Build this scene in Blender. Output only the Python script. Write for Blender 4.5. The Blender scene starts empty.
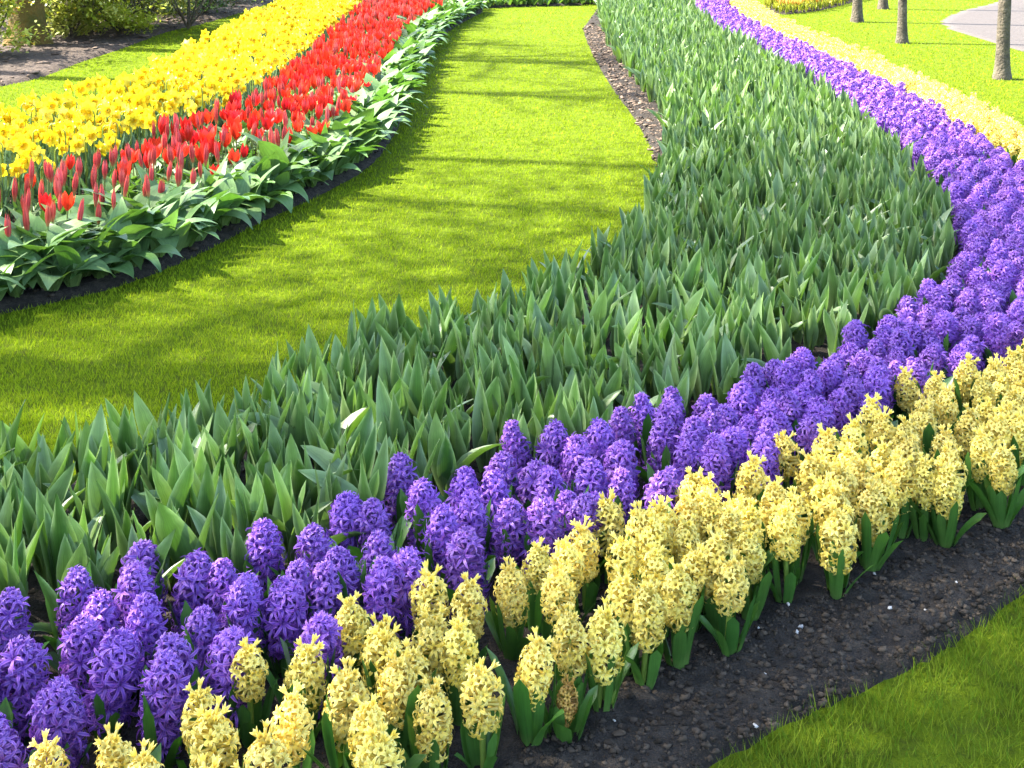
import bpy, math, random
import numpy as np
from mathutils import Matrix, Vector, kdtree

random.seed(7)
RNG = np.random.default_rng(7)
R = math.radians
SC = bpy.context.scene
COL = SC.collection

# ------------------------------------------------------------------ camera, sky, sun, exposure
CAM_Z, PITCH, FPX = 1.55, 4.0, 1250.0
HORIZON = -104.0                                 # row of the horizon, above the picture
ROW0 = HORIZON + FPX * math.tan(math.radians(PITCH))   # row the lens axis meets: a lens shifted down
cam = bpy.data.cameras.new('camera')
cam.sensor_width = 36.0
cam.lens = 36.0 * FPX / 1024.0
cam.shift_y = -(384.0 - ROW0) / 1024.0
cam.clip_start, cam.clip_end = 0.05, 2000.0
camo = bpy.data.objects.new('camera', cam)
camo.location = (0, 0, CAM_Z)
camo.rotation_euler = (R(90 - PITCH), 0, 0)
COL.objects.link(camo)
SC.camera = camo

SUN_EL = 50.0
SUN_DIR = (-0.975, 0.22)                       # horizontal direction towards the sun
world = bpy.data.worlds.new('World')
SC.world = world
world.use_nodes = True
wn = world.node_tree
sky = wn.nodes.new('ShaderNodeTexSky')
sky.sky_type = 'NISHITA'
sky.sun_disc = False
sky.sun_elevation = R(SUN_EL)
sky.sun_rotation = math.atan2(SUN_DIR[0], SUN_DIR[1])
sky.air_density, sky.dust_density, sky.ozone_density = 1.0, 2.0, 1.0
bg = wn.nodes['Background']
bg.inputs['Strength'].default_value = 0.125
wn.links.new(sky.outputs[0], bg.inputs[0])
sun = bpy.data.lights.new('sun', 'SUN')
sun.energy = 4.4
sun.angle = R(0.7)
sun.color = (1.0, 0.945, 0.84)
suno = bpy.data.objects.new('sun', sun)
_h = Vector((SUN_DIR[0], SUN_DIR[1], 0)).normalized() * math.cos(R(SUN_EL))
suno.rotation_euler = Vector((_h.x, _h.y, math.sin(R(SUN_EL)))).to_track_quat('Z', 'Y').to_euler()
suno.location = (-20, 4, 18)
COL.objects.link(suno)
SC.view_settings.view_transform = 'Standard'
SC.view_settings.look = 'None'
SC.view_settings.exposure = 3.0
SC.view_settings.gamma = 1.0
SC.view_settings.use_curve_mapping = False
SC.cycles.max_bounces = 6
SC.cycles.diffuse_bounces = 3
SC.cycles.transmission_bounces = 4
SC.cycles.glossy_bounces = 2
SC.cycles.use_denoising = True

# ------------------------------------------------------------------ small helpers
_cp, _sp = math.cos(R(PITCH)), math.sin(R(PITCH))


def un(px, py, z=0.0):
    """where the line of sight through a pixel of the photograph meets the height z"""
    x, y = (px - 512) / FPX, (py - ROW0) / FPX
    t = (CAM_Z - z) / (_sp + y * _cp)
    return np.array((x * t, (_cp - y * _sp) * t))


def uns(pts, z=0.0):
    return np.array([un(a, b, z) for a, b in pts])


def proj(p):
    p = np.atleast_2d(p)
    d = p[:, 1] * _cp - (p[:, 2] - CAM_Z) * _sp
    v = -p[:, 1] * _sp - (p[:, 2] - CAM_Z) * _cp
    d = np.maximum(d, 1e-3)
    return np.c_[512 + FPX * p[:, 0] / d, ROW0 + FPX * v / d, d]


def smooth_line(P, step=0.05):
    """Catmull-Rom through the points, resampled evenly"""
    P = np.asarray(P, float)
    Q = np.vstack([2 * P[0] - P[1], P, 2 * P[-1] - P[-2]])
    out = []
    for i in range(1, len(Q) - 2):
        t = np.linspace(0, 1, 24, endpoint=False)[:, None]
        a, b, c, d = Q[i - 1], Q[i], Q[i + 1], Q[i + 2]
        out.append(0.5 * (2 * b + (c - a) * t + (2 * a - 5 * b + 4 * c - d) * t ** 2 + (3 * b - a - 3 * c + d) * t ** 3))
    out = np.vstack(out + [P[-1:]])
    s = np.r_[0, np.cumsum(np.hypot(*np.diff(out, axis=0).T))]
    u = np.arange(0, s[-1], step)
    return np.c_[np.interp(u, s, out[:, 0]), np.interp(u, s, out[:, 1])]


def inside(P, poly):
    P = np.atleast_2d(P)
    full = np.zeros(len(P), bool)
    lo, hi = poly.min(0), poly.max(0)
    box = np.where((P[:, 0] >= lo[0]) & (P[:, 0] <= hi[0]) & (P[:, 1] >= lo[1]) & (P[:, 1] <= hi[1]))[0]
    x, y = P[box, 0], P[box, 1]
    r = np.zeros(len(box), bool)
    X, Y = poly[:, 0], poly[:, 1]
    j = len(poly) - 1
    for i in range(len(poly)):
        if Y[i] != Y[j]:
            c = (Y[i] > y) != (Y[j] > y)
            r ^= c & (x < (X[j] - X[i]) * (y - Y[i]) / (Y[j] - Y[i]) + X[i])
        j = i
    full[box] = r
    return full


def _hash(ix, iy, seed):
    h = (ix * 374761393 + iy * 668265263 + seed * 982451653) & 0x7FFFFFFF
    h = ((h ^ (h >> 13)) * 1274126177) & 0x7FFFFFFF
    return ((h ^ (h >> 16)) & 0xFFFF) / 65535.0


def vnoise(x, y, seed=0):
    ix, iy = np.floor(x).astype(np.int64), np.floor(y).astype(np.int64)
    fx, fy = x - ix, y - iy
    fx, fy = fx * fx * (3 - 2 * fx), fy * fy * (3 - 2 * fy)
    a, b = _hash(ix, iy, seed), _hash(ix + 1, iy, seed)
    c, d = _hash(ix, iy + 1, seed), _hash(ix + 1, iy + 1, seed)
    return (a * (1 - fx) + b * fx) * (1 - fy) + (c * (1 - fx) + d * fx) * fy


def fbm(x, y, seed=0, octs=3):
    r, a, t = 0, 1.0, 0
    for k in range(octs):
        r = r + a * vnoise(x * 2 ** k, y * 2 ** k, seed + k)
        t += a
        a *= 0.5
    return r / t


class Buf:
    """verts, quads and the per-vertex triple (across, along, chance)"""

    def __init__(s):
        s.v, s.f, s.a, s.n = [], [], [], 0

    def add(s, v, f, a):
        s.v.append(np.asarray(v, float)); s.f.append(np.asarray(f, int) + s.n); s.a.append(np.asarray(a, float))
        s.n += len(v)

    def arrays(s):
        if not s.v:
            return np.zeros((0, 3)), np.zeros((0, 4), int), np.zeros((0, 3))
        return np.vstack(s.v), np.vstack(s.f), np.vstack(s.a)

    def merge(s, other, M=None, dr=0.0):
        v, f, a = other if isinstance(other, tuple) else other.arrays()
        if M is not None:
            v = v @ M[:3, :3].T + M[:3, 3]
        if dr:
            a = a.copy(); a[:, 2] = (a[:, 2] + dr) % 1.0
        s.add(v, f, a)

    def mesh(s, name, mat, smooth=True):
        v, f, a = s.arrays()
        m = bpy.data.meshes.new(name)
        m.vertices.add(len(v)); m.vertices.foreach_set('co', v.ravel())
        k = f.shape[1] if len(f) else 4
        m.loops.add(f.size); m.loops.foreach_set('vertex_index', f.ravel())
        m.polygons.add(len(f))
        m.polygons.foreach_set('loop_start', np.arange(0, f.size, k))
        m.polygons.foreach_set('loop_total', np.full(len(f), k))
        if smooth:
            m.polygons.foreach_set('use_smooth', np.ones(len(f), bool))
        at = m.attributes.new('puv', 'FLOAT_VECTOR', 'POINT')
        at.data.foreach_set('vector', a.ravel())
        m.update(calc_edges=True)
        m.validate()
        if mat: m.materials.append(mat)
        return m


def link(name, data, parent=None):
    o = bpy.data.objects.new(name, data)
    COL.objects.link(o)
    if parent is not None: o.parent = parent
    return o


def tag(o, label=None, cat=None, group=None, kind=None):
    if label: o['label'] = label
    if cat: o['category'] = cat
    if group: o['group'] = group
    if kind: o['kind'] = kind
    return o


def empty(name, loc, rz=0.0, label=None, cat=None, group=None):
    o = link(name, None)
    o.empty_display_size = 0.05
    o.location = loc
    o.rotation_euler = (0, 0, rz)
    return tag(o, label, cat, group)


def M4(loc=(0, 0, 0), rz=0.0, s=1.0, tilt=0.0, taz=0.0):
    c, n = math.cos(rz), math.sin(rz)
    m = np.array(((c, -n, 0), (n, c, 0), (0, 0, 1.0)))
    if tilt:
        ax = Vector((math.cos(taz), math.sin(taz), 0))
        m = np.array(Matrix.Rotation(tilt, 3, ax)) @ m
    o = np.eye(4); o[:3, :3] = m * s; o[:3, 3] = loc
    return o


def align(d, loc, spin=0.0, s=1.0):
    d = np.asarray(d, float); d = d / np.linalg.norm(d)
    h = np.array((0, 0, 1.0)) if abs(d[2]) < 0.9 else np.array((1.0, 0, 0))
    x = np.cross(h, d); x /= np.linalg.norm(x)
    y = np.cross(d, x)
    c, n = math.cos(spin), math.sin(spin)
    m = np.eye(4)
    m[:3, 0] = (x * c + y * n) * s; m[:3, 1] = (-x * n + y * c) * s; m[:3, 2] = d * s
    m[:3, 3] = loc
    return m


def blade(L, W, az, lean0, lean1, n=6, fold=0.2, twist=0.0, rnd=0.5, base=(0, 0, 0), prof='tulip', cols=3, r0=0.0, wave=0.0, pw=1.0):
    """a leaf or petal: a strip that leans from lean0 to lean1 (radians from the vertical) along its length"""
    u = np.linspace(0, 1, n + 1)
    ang = lean0 + (lean1 - lean0) * u ** pw
    rd, up = np.array((math.cos(az), math.sin(az), 0)), np.array((0, 0, 1.0))
    T = np.cos(ang)[:, None] * up + np.sin(ang)[:, None] * rd
    N = -np.cos(ang)[:, None] * rd + np.sin(ang)[:, None] * up
    S = np.cross(T, N)
    tw = twist * u
    S, N = S * np.cos(tw)[:, None] + N * np.sin(tw)[:, None], N * np.cos(tw)[:, None] - S * np.sin(tw)[:, None]
    P = np.zeros((n + 1, 3))
    P[1:] = np.cumsum(0.5 * (T[1:] + T[:-1]), axis=0) * (L / n)
    P = P + rd * r0 + np.asarray(base)
    if prof == 'tulip':
        w = np.maximum(np.sin(np.pi * np.clip(u, 0, 1) ** 0.80) ** 0.85, 0.42 * (u < 0.3)) * np.where(u > 0.97, 0.15, 1)
    elif prof == 'broad':
        w = (0.3 + 0.7 * np.sin(np.pi * u ** 0.9)) * np.clip((1 - u) / 0.34, 0, 1) ** 0.5
    elif prof == 'strap':
        w = np.clip(0.75 + 0.5 * u, 0, 1) * np.clip((1 - u) / 0.16, 0, 1) ** 0.5
    else:                                        # petal
        w = (0.5 + 0.6 * np.sin(np.pi * u ** 0.8)) * np.clip((1 - u) / 0.35 + 0.12, 0, 1)
    w = w * W * 0.5
    e = np.sin(u * 9 + rnd * 6) * wave * W
    if cols == 3:
        v = np.stack([P - S * w[:, None] + N * (w * fold * 2 * (1.15 - 0.6 * u) + e)[:, None], P, P + S * w[:, None] + N * (w * fold * 2 * (1.15 - 0.6 * u) - e)[:, None]], 1)
        ac = np.array((-1, 0, 1.0))
    else:
        v = np.stack([P - S * w[:, None], P + S * w[:, None]], 1)
        ac = np.array((-1, 1.0))
    c = cols
    a = np.stack([np.broadcast_to(ac, (n + 1, c)), np.broadcast_to(u[:, None], (n + 1, c)), np.full((n + 1, c), rnd)], 2)
    i = np.arange(n)[:, None] * c + np.arange(c - 1)[None]
    f = np.stack([i, i + 1, i + c + 1, i + c], 2).reshape(-1, 4)
    return v.reshape(-1, 3), f, a.reshape(-1, 3)


def tube(P, rad, k=6, rnd=0.5, cap=False):
    P = np.asarray(P, float); n = len(P)
    rad = np.broadcast_to(rad, (n,))
    T = np.gradient(P, axis=0); T /= np.linalg.norm(T, axis=1)[:, None] + 1e-9
    h = np.array((1.0, 0, 0)) if abs(T[0][0]) < 0.8 else np.array((0, 1.0, 0))
    X = np.cross(h, T); X /= np.linalg.norm(X, axis=1)[:, None] + 1e-9
    Y = np.cross(T, X)
    t = np.linspace(0, 2 * np.pi, k, endpoint=False)
    v = P[:, None] + rad[:, None, None] * (np.cos(t)[None, :, None] * X[:, None] + np.sin(t)[None, :, None] * Y[:, None])
    a = np.stack([np.broadcast_to(np.cos(t), (n, k)), np.broadcast_to(np.linspace(0, 1, n)[:, None], (n, k)), np.full((n, k), rnd)], 2)
    i = np.arange(n - 1)[:, None] * k
    j = np.arange(k)[None]
    f = np.stack([i + j, i + (j + 1) % k, i + k + (j + 1) % k, i + k + j], 2).reshape(-1, 4)
    return v.reshape(-1, 3), f, a.reshape(-1, 3)


# ------------------------------------------------------------------ materials
def new_mat(name):
    m = bpy.data.materials.new(name)
    m.use_nodes = True
    t = m.node_tree
    return m, t, t.nodes['Principled BSDF'], t.nodes['Material Output']


def mixc(t, fac, a, b):
    n = t.nodes.new('ShaderNodeMix'); n.data_type = 'RGBA'
    for s, v in ((n.inputs[0], fac), (n.inputs[6], a), (n.inputs[7], b)):
        if isinstance(v, bpy.types.NodeSocket): t.links.new(v, s)
        elif isinstance(v, (int, float)): s.default_value = v
        else: s.default_value = (*v, 1.0)
    return n.outputs[2]


def math_(t, op, a, b=0.0, clamp=False):
    n = t.nodes.new('ShaderNodeMath'); n.operation = op; n.use_clamp = clamp
    for s, v in ((n.inputs[0], a), (n.inputs[1], b)):
        if isinstance(v, bpy.types.NodeSocket): t.links.new(v, s)
        else: s.default_value = v
    return n.outputs[0]


def puv(t):
    n = t.nodes.new('ShaderNodeAttribute'); n.attribute_name = 'puv'
    s = t.nodes.new('ShaderNodeSeparateXYZ'); t.links.new(n.outputs['Vector'], s.inputs[0])
    oi = t.nodes.new('ShaderNodeObjectInfo')
    chance = math_(t, 'FRACT', math_(t, 'ADD', s.outputs[2], oi.outputs['Random']))
    return math_(t, 'ABSOLUTE', s.outputs[0]), s.outputs[1], chance, oi.outputs['Random']


def plant_mat(name, c1, c2, rough=0.45, trans=0.3, tint=None, base=None, tip=None, rim=None, rib=None, spec=0.5, tipfrom=0.75, veins=False):
    """leaf or petal: colour varies from one to the next, may change towards base, tip, rim or midrib; some light passes through"""
    m, t, b, out = new_mat(name)
    ac, al, ch, orn = puv(t)
    col = mixc(t, ch, c1, c2)
    if rib: col = mixc(t, math_(t, 'MULTIPLY', math_(t, 'SUBTRACT', 1.0, math_(t, 'MULTIPLY', ac, 1.6), True), 0.85), col, rib)
    if rim: col = mixc(t, math_(t, 'MULTIPLY', math_(t, 'POWER', ac, 3.0), 0.8), col, rim)
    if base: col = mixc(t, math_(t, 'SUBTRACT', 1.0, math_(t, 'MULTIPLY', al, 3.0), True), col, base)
    if tip: col = mixc(t, math_(t, 'MULTIPLY', math_(t, 'SUBTRACT', al, tipfrom, True), 1 / (1 - tipfrom)), col, tip)
    if veins:
        cx = t.nodes.new('ShaderNodeCombineXYZ')
        at = t.nodes.new('ShaderNodeAttribute'); at.attribute_name = 'puv'
        sx = t.nodes.new('ShaderNodeSeparateXYZ'); t.links.new(at.outputs['Vector'], sx.inputs[0])
        t.links.new(math_(t, 'MULTIPLY', sx.outputs[0], 7.0), cx.inputs[0]); t.links.new(math_(t, 'MULTIPLY', sx.outputs[1], 1.3), cx.inputs[1]); t.links.new(math_(t, 'MULTIPLY', sx.outputs[2], 50.0), cx.inputs[2])
        vn = t.nodes.new('ShaderNodeTexNoise'); vn.inputs['Scale'].default_value = 1.6; vn.inputs['Detail'].default_value = 2.0
        t.links.new(cx.outputs[0], vn.inputs[0])
        vh = t.nodes.new('ShaderNodeHueSaturation')
        t.links.new(math_(t, 'ADD', math_(t, 'MULTIPLY', vn.outputs[0], 0.9), 0.55), vh.inputs['Value']); t.links.new(col, vh.inputs['Color'])
        col = vh.outputs[0]
    tc = t.nodes.new('ShaderNodeTexCoord')
    nz = t.nodes.new('ShaderNodeTexNoise'); nz.inputs['Scale'].default_value = 38.0; nz.inputs['Detail'].default_value = 3.0
    t.links.new(tc.outputs['Object'], nz.inputs[0])
    hsv = t.nodes.new('ShaderNodeHueSaturation')
    own = math_(t, 'FRACT', math_(t, 'MULTIPLY', orn, 7.31))
    t.links.new(math_(t, 'MULTIPLY', math_(t, 'ADD', math_(t, 'MULTIPLY', nz.outputs[0], 0.5), 0.75), math_(t, 'ADD', math_(t, 'MULTIPLY', own, 0.34), 0.80)), hsv.inputs['Value'])
    t.links.new(math_(t, 'ADD', math_(t, 'MULTIPLY', math_(t, 'FRACT', math_(t, 'MULTIPLY', orn, 23.7)), 0.009), 0.4955), hsv.inputs['Hue'])
    t.links.new(col, hsv.inputs['Color'])
    col = hsv.outputs[0]
    t.links.new(col, b.inputs['Base Color'])
    b.inputs['Roughness'].default_value = rough
    b.inputs['Specular IOR Level'].default_value = spec
    if trans:
        tr = t.nodes.new('ShaderNodeBsdfTranslucent')
        if tint:
            mm = t.nodes.new('ShaderNodeMix'); mm.data_type = 'RGBA'; mm.blend_type = 'MULTIPLY'; mm.inputs[0].default_value = 1.0
            t.links.new(col, mm.inputs[6]); mm.inputs[7].default_value = (*tint, 1.0)
            t.links.new(mm.outputs[2], tr.inputs[0])
        else:
            t.links.new(col, tr.inputs[0])
        ms = t.nodes.new('ShaderNodeMixShader'); ms.inputs[0].default_value = trans
        t.links.new(b.outputs[0], ms.inputs[1]); t.links.new(tr.outputs[0], ms.inputs[2])
        t.links.new(ms.outputs[0], out.inputs[0])
    return m


def noise_mat(name, cols, scale, rough=0.9, bump=0.5, bscale=None, dist=0.01, detail=8.0, spec=0.3):
    m, t, b, out = new_mat(name)
    g = t.nodes.new('ShaderNodeNewGeometry')
    n1 = t.nodes.new('ShaderNodeTexNoise'); n1.inputs['Scale'].default_value = scale; n1.inputs['Detail'].default_value = detail
    n1.inputs['Roughness'].default_value = 0.65
    t.links.new(g.outputs['Position'], n1.inputs[0])
    r = t.nodes.new('ShaderNodeValToRGB')
    t.links.new(n1.outputs[0], r.inputs[0])
    e = r.color_ramp.elements
    k = len(cols)
    while len(e) < k: e.new(0.5)
    for i, c in enumerate(cols):
        e[i].position = 0.3 + 0.4 * i / (k - 1); e[i].color = (*c, 1)
    t.links.new(r.outputs[0], b.inputs['Base Color'])
    b.inputs['Roughness'].default_value = rough
    b.inputs['Specular IOR Level'].default_value = spec
    n2 = t.nodes.new('ShaderNodeTexNoise'); n2.inputs['Scale'].default_value = bscale or scale * 4; n2.inputs['Detail'].default_value = 6.0
    t.links.new(g.outputs['Position'], n2.inputs[0])
    bp = t.nodes.new('ShaderNodeBump'); bp.inputs['Strength'].default_value = bump; bp.inputs['Distance'].default_value = dist
    t.links.new(n2.outputs[0], bp.inputs['Height']); t.links.new(bp.outputs[0], b.inputs['Normal'])
    return m


MT = dict(
    purple=plant_mat('purple_petal', (0.175, 0.050, 0.37), (0.32, 0.105, 0.48), 0.5, 0.25, tint=(1.0, 0.9, 1.1), rib=(0.095, 0.034, 0.34), rim=(0.43, 0.21, 0.62), tip=(0.37, 0.17, 0.56)),
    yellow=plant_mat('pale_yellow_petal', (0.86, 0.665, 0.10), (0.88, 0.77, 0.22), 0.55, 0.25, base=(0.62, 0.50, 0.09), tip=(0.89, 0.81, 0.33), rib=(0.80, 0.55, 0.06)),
    wilted=plant_mat('wilted_yellow_petal', (0.62, 0.36, 0.06), (0.42, 0.2, 0.05), 0.65, 0.15, base=(0.5, 0.38, 0.06), tip=(0.3, 0.13, 0.04)),
    bud_green=plant_mat('bud_green', (0.45, 0.48, 0.08), (0.62, 0.56, 0.12), 0.5, 0.15),
    hleaf=plant_mat('hyacinth_leaf', (0.035, 0.105, 0.018), (0.065, 0.155, 0.028), 0.32, 0.22, tint=(1.0, 1.3, 0.4), base=(0.12, 0.21, 0.05), spec=0.55, veins=True),
    hstem=plant_mat('hyacinth_stem', (0.16, 0.25, 0.04), (0.22, 0.30, 0.05), 0.4, 0.1),
    pstem=plant_mat('dark_stem', (0.06, 0.10, 0.06), (0.09, 0.10, 0.10), 0.4, 0.0),
    tleaf=plant_mat('tulip_leaf', (0.047, 0.112, 0.021), (0.140, 0.225, 0.072), 0.40, 0.26, tint=(1.1, 1.35, 0.35), base=(0.20, 0.27, 0.08), rim=(0.25, 0.34, 0.17), spec=0.6, veins=True),  # pale rim puts the sunlit highlight along the leaf edges into the colour
    gleaf=plant_mat('broad_tulip_leaf', (0.068, 0.14, 0.038), (0.13, 0.205, 0.082), 0.42, 0.25, tint=(1.1, 1.4, 0.35), base=(0.17, 0.24, 0.07), rim=(0.12, 0.20, 0.07), spec=0.22, veins=True),
    tstem=plant_mat('tulip_stem', (0.15, 0.24, 0.06), (0.2, 0.22, 0.08), 0.4, 0.1),
    red_bud=plant_mat('closed_red_petal', (0.42, 0.020, 0.022), (0.60, 0.050, 0.045), 0.42, 0.2, base=(0.34, 0.20, 0.07), rim=(0.60, 0.13, 0.10), rib=(0.36, 0.03, 0.035)),
    red_open=plant_mat('open_red_petal', (0.58, 0.012, 0.008), (0.66, 0.03, 0.012), 0.4, 0.3, tip=(0.66, 0.03, 0.02)),
    daff=plant_mat('daffodil_petal', (0.70, 0.55, 0.010), (0.78, 0.65, 0.025), 0.5, 0.3, base=(0.75, 0.62, 0.02)),
    trumpet=plant_mat('daffodil_trumpet', (0.66, 0.43, 0.006), (0.74, 0.52, 0.010), 0.5, 0.25),
    dleaf=plant_mat('daffodil_leaf', (0.06, 0.13, 0.055), (0.09, 0.17, 0.08), 0.4, 0.2, spec=0.5),
    sheath=plant_mat('papery_sheath', (0.36, 0.2, 0.08), (0.5, 0.34, 0.16), 0.8, 0.2),
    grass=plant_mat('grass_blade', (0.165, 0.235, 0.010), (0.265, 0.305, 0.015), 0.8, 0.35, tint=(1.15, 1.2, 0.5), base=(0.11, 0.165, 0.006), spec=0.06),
    grass_far=plant_mat('rough_grass_blade', (0.085, 0.165, 0.010), (0.19, 0.235, 0.018), 0.8, 0.35, tint=(1.1, 1.2, 0.5), base=(0.10, 0.125, 0.015), spec=0.1),
    lawn=noise_mat('lawn_soil_and_moss', [(0.06, 0.075, 0.010), (0.10, 0.145, 0.007), (0.14, 0.19, 0.008)], 16.0, 0.95, 1.0, 220.0, 0.02, 8.0, 0.04),
    soil=noise_mat('dark_soil', [(0.013, 0.010, 0.0072), (0.029, 0.0225, 0.0165), (0.060, 0.047, 0.034)], 34.0, 0.95, 1.0, 190.0, 0.02),
    soil_brown=noise_mat('brown_mulch', [(0.020, 0.014, 0.010), (0.05, 0.035, 0.025), (0.11, 0.08, 0.058)], 30.0, 0.95, 1.0, 90.0, 0.02),
    crumb=plant_mat('soil_crumb', (0.012, 0.009, 0.0062), (0.068, 0.051, 0.036), 0.95, 0.0, spec=0.2),
    chip=plant_mat('bark_chip', (0.05, 0.034, 0.025), (0.22, 0.16, 0.115), 0.9, 0.0, spec=0.2),
    white=plant_mat('white_grit', (0.36, 0.34, 0.30), (0.48, 0.45, 0.41), 0.8, 0.0),
    path=noise_mat('pale_path_gravel', [(0.044, 0.037, 0.032), (0.060, 0.050, 0.044), (0.078, 0.064, 0.056)], 30.0, 0.9, 0.4, 200.0, 0.006),
    bark=noise_mat('grey_brown_bark', [(0.035, 0.029, 0.021), (0.075, 0.062, 0.042), (0.12, 0.10, 0.068)], 14.0, 0.9, 0.9, 45.0, 0.02),
    mossbark=noise_mat('mossy_bark', [(0.035, 0.045, 0.008), (0.10, 0.07, 0.015), (0.17, 0.085, 0.022)], 5.0, 0.95, 1.0, 30.0, 0.03),
    treeleaf=plant_mat('young_tree_leaf', (0.07, 0.12, 0.02), (0.1, 0.16, 0.03), 0.5, 0.3),
    shrub1=plant_mat('yellow_green_leaf', (0.24, 0.31, 0.02), (0.40, 0.40, 0.04), 0.45, 0.35),
    shrub2=plant_mat('dark_green_leaf', (0.055, 0.12, 0.02), (0.12, 0.2, 0.03), 0.4, 0.25),
    shrub3=plant_mat('olive_leaf', (0.17, 0.22, 0.025), (0.30, 0.31, 0.05), 0.5, 0.3),
    gold=plant_mat('golden_blossom', (0.72, 0.42, 0.03), (0.75, 0.52, 0.08), 0.6, 0.2),
    cream=plant_mat('cream_blossom', (0.72, 0.66, 0.42), (0.75, 0.7, 0.55), 0.6, 0.2),
    orange=plant_mat('orange_yellow_petal', (0.72, 0.33, 0.05), (0.78, 0.58, 0.12), 0.5, 0.25),
)

# ------------------------------------------------------------------ lay-out, traced on the ground
HT = 0.225                                        # height of the hyacinth heads' tips
A_px = [(60, 570), (130, 545), (250, 525), (395, 462), (515, 428), (640, 397), (750, 352), (850, 317), (900, 287), (945, 257), (957, 226), (945, 190), (920, 152), (880, 117), (830, 82), (770, 47), (722, 23), (697, 6)]
A0 = uns(A_px, HT)
d0 = (A0[0] - A0[3]) / np.linalg.norm(A0[0] - A0[3]); d1 = np.array((0.12, 1.0)); d1 /= np.linalg.norm(d1)
A0 = np.vstack([A0[0] + d0 * 1.6, A0[0] + d0 * 0.8, A0, A0[-1] + d1 * 1.0 + (0.0, 0.0), A0[-1] + d1 * 2.6, A0[-1] + d1 * 4.5])
A = smooth_line(A0, 0.03)
AS = np.arange(len(A)) * 0.03
_k = np.array([1, 4, 6, 4, 1.0]); _k /= _k.sum()
AT = np.gradient(A, axis=0)
AT = np.c_[np.convolve(np.pad(AT[:, 0], 2, 'edge'), _k, 'valid'), np.convolve(np.pad(AT[:, 1], 2, 'edge'), _k, 'valid')]
AT /= np.linalg.norm(AT, axis=1)[:, None]
AN = np.c_[AT[:, 1], -AT[:, 0]]                   # to the right of the line, away from the tulip leaves
_sx = AS[-1]
WID_s = np.array([0, 1.4, 2.0, 3.0, 4.2, 7.0, 9.0, 11.0, 12.0, _sx])
WID_w = np.array([0.48, 0.48, 0.42, 0.40, 0.43, 0.51, 0.51, 0.44, 0.42, 0.48])
W2 = 0.36                                        # width of the yellow ribbon
W3 = 0.195                                        # bare soil beyond it


def st(P):
    """arc length along the tulip/purple boundary, distance to its right side"""
    P = np.atleast_2d(P)
    s, t = np.zeros(len(P)), np.zeros(len(P))
    for i in range(0, len(P), 4000):
        D = P[i:i + 4000, None] - A[None]
        q = (D ** 2).sum(2).argmin(1)
        d = P[i:i + 4000] - A[q]
        s[i:i + 4000] = AS[q]
        sg = np.where((d * AN[q]).sum(1) >= 0, 1, -1)
        t[i:i + 4000] = np.hypot(d[:, 0], d[:, 1]) * sg
    return s, t


def wid(s): return np.interp(s, WID_s, WID_w)


OUT = A + AN * (wid(AS) + W2 + np.interp(AS, [2.6, 3.8, 6.5, _sx], [W3, W3 - 0.03, 0.10, 0.10]))[:, None]
# left edge of the leafy tulip bed (leaf tips traced at z = 0.22)
L1 = uns([(-330, 520), (-140, 455), (0, 412), (55, 404), (115, 388), (170, 380), (240, 358), (310, 332), (362, 308), (440, 290), (500, 274), (555, 250), (612, 222), (640, 190)], 0.235)
L2 = uns([(667, 170), (664, 130), (642, 92), (612, 52), (602, 28), (600, 8), (606, -8)], 0.03)
LEAF_EDGE = smooth_line(np.vstack([L1, L2]), 0.05)
SOIL_EDGE = smooth_line(np.vstack([L1 + (-0.03, 0.03), uns([(657, 175), (637, 125), (611, 88), (592, 55), (583, 31), (586, 24), (597, 8), (604, -8)])]), 0.05)
far_cap = np.array([(A[-1][0], 22.5)])
BED_POLY = np.vstack([SOIL_EDGE, far_cap, A[::-1]])
RIBBON_POLY = np.vstack([A, OUT[::-1]])
LEAF_POLY = np.vstack([LEAF_EDGE, far_cap, (A - AN * 0.015)[::-1]])
# red and yellow bed on the other side of the lawn
LAWN_W = smooth_line(uns([(-260, 400), (-120, 352), (0, 316), (60, 302), (120, 287), (190, 260), (250, 229), (330, 191), (372, 166), (392, 141), (407, 110), (420, 76), (437, 45), (456, 27), (484, 12)]), 0.05)
DAFF_W = smooth_line(uns([(-250, 160), (-120, 135), (0, 106), (20, 97), (75, 88), (130, 70), (190, 42), (230, 20), (265, 4), (300, -14)], 0.36), 0.05)
RY = smooth_line(uns([(-260, 240), (-120, 205), (0, 175), (60, 158), (90, 148), (130, 132), (200, 107), (240, 92), (270, 74), (300, 52), (330, 26), (355, 4), (372, -14)], 0.30), 0.05)
_top = uns([(480, 8), (470, -4)])
EAST_POLY = np.vstack([LAWN_W, _top, RY[::-1]])
WEST_POLY = np.vstack([RY, DAFF_W[::-1]])
LEFT_BED = np.vstack([LAWN_W, _top, DAFF_W[::-1] + (0.02, -0.02)])
MULCH_S = smooth_line(uns([(-320, 150), (-120, 112), (0, 87), (40, 78), (80, 63), (125, 48), (165, 33), (210, 22), (250, 10), (275, 1), (300, -8)]), 0.05)
MULCH = np.vstack([MULCH_S, [(-4.2, 40.0), (-36.0, 40.0), (-36.0, 7.0)]])
TOP_BED = uns([(476, 9), (520, 6.8), (562, 6.2), (596, 4.5), (600, -10), (590, -18), (470, -18)])
R_BED = uns([(764, 6), (772, 13), (785, 15), (820, 11), (852, 3), (872, -3), (890, -9), (830, -12), (775, -6)])
PATH_E = smooth_line(uns([(1150, 70), (1060, 60), (1024, 52), (1000, 46), (965, 35), (945, 28), (939, 22), (955, 13), (985, 5), (1010, -1), (1060, -9)]), 0.08)
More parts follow.
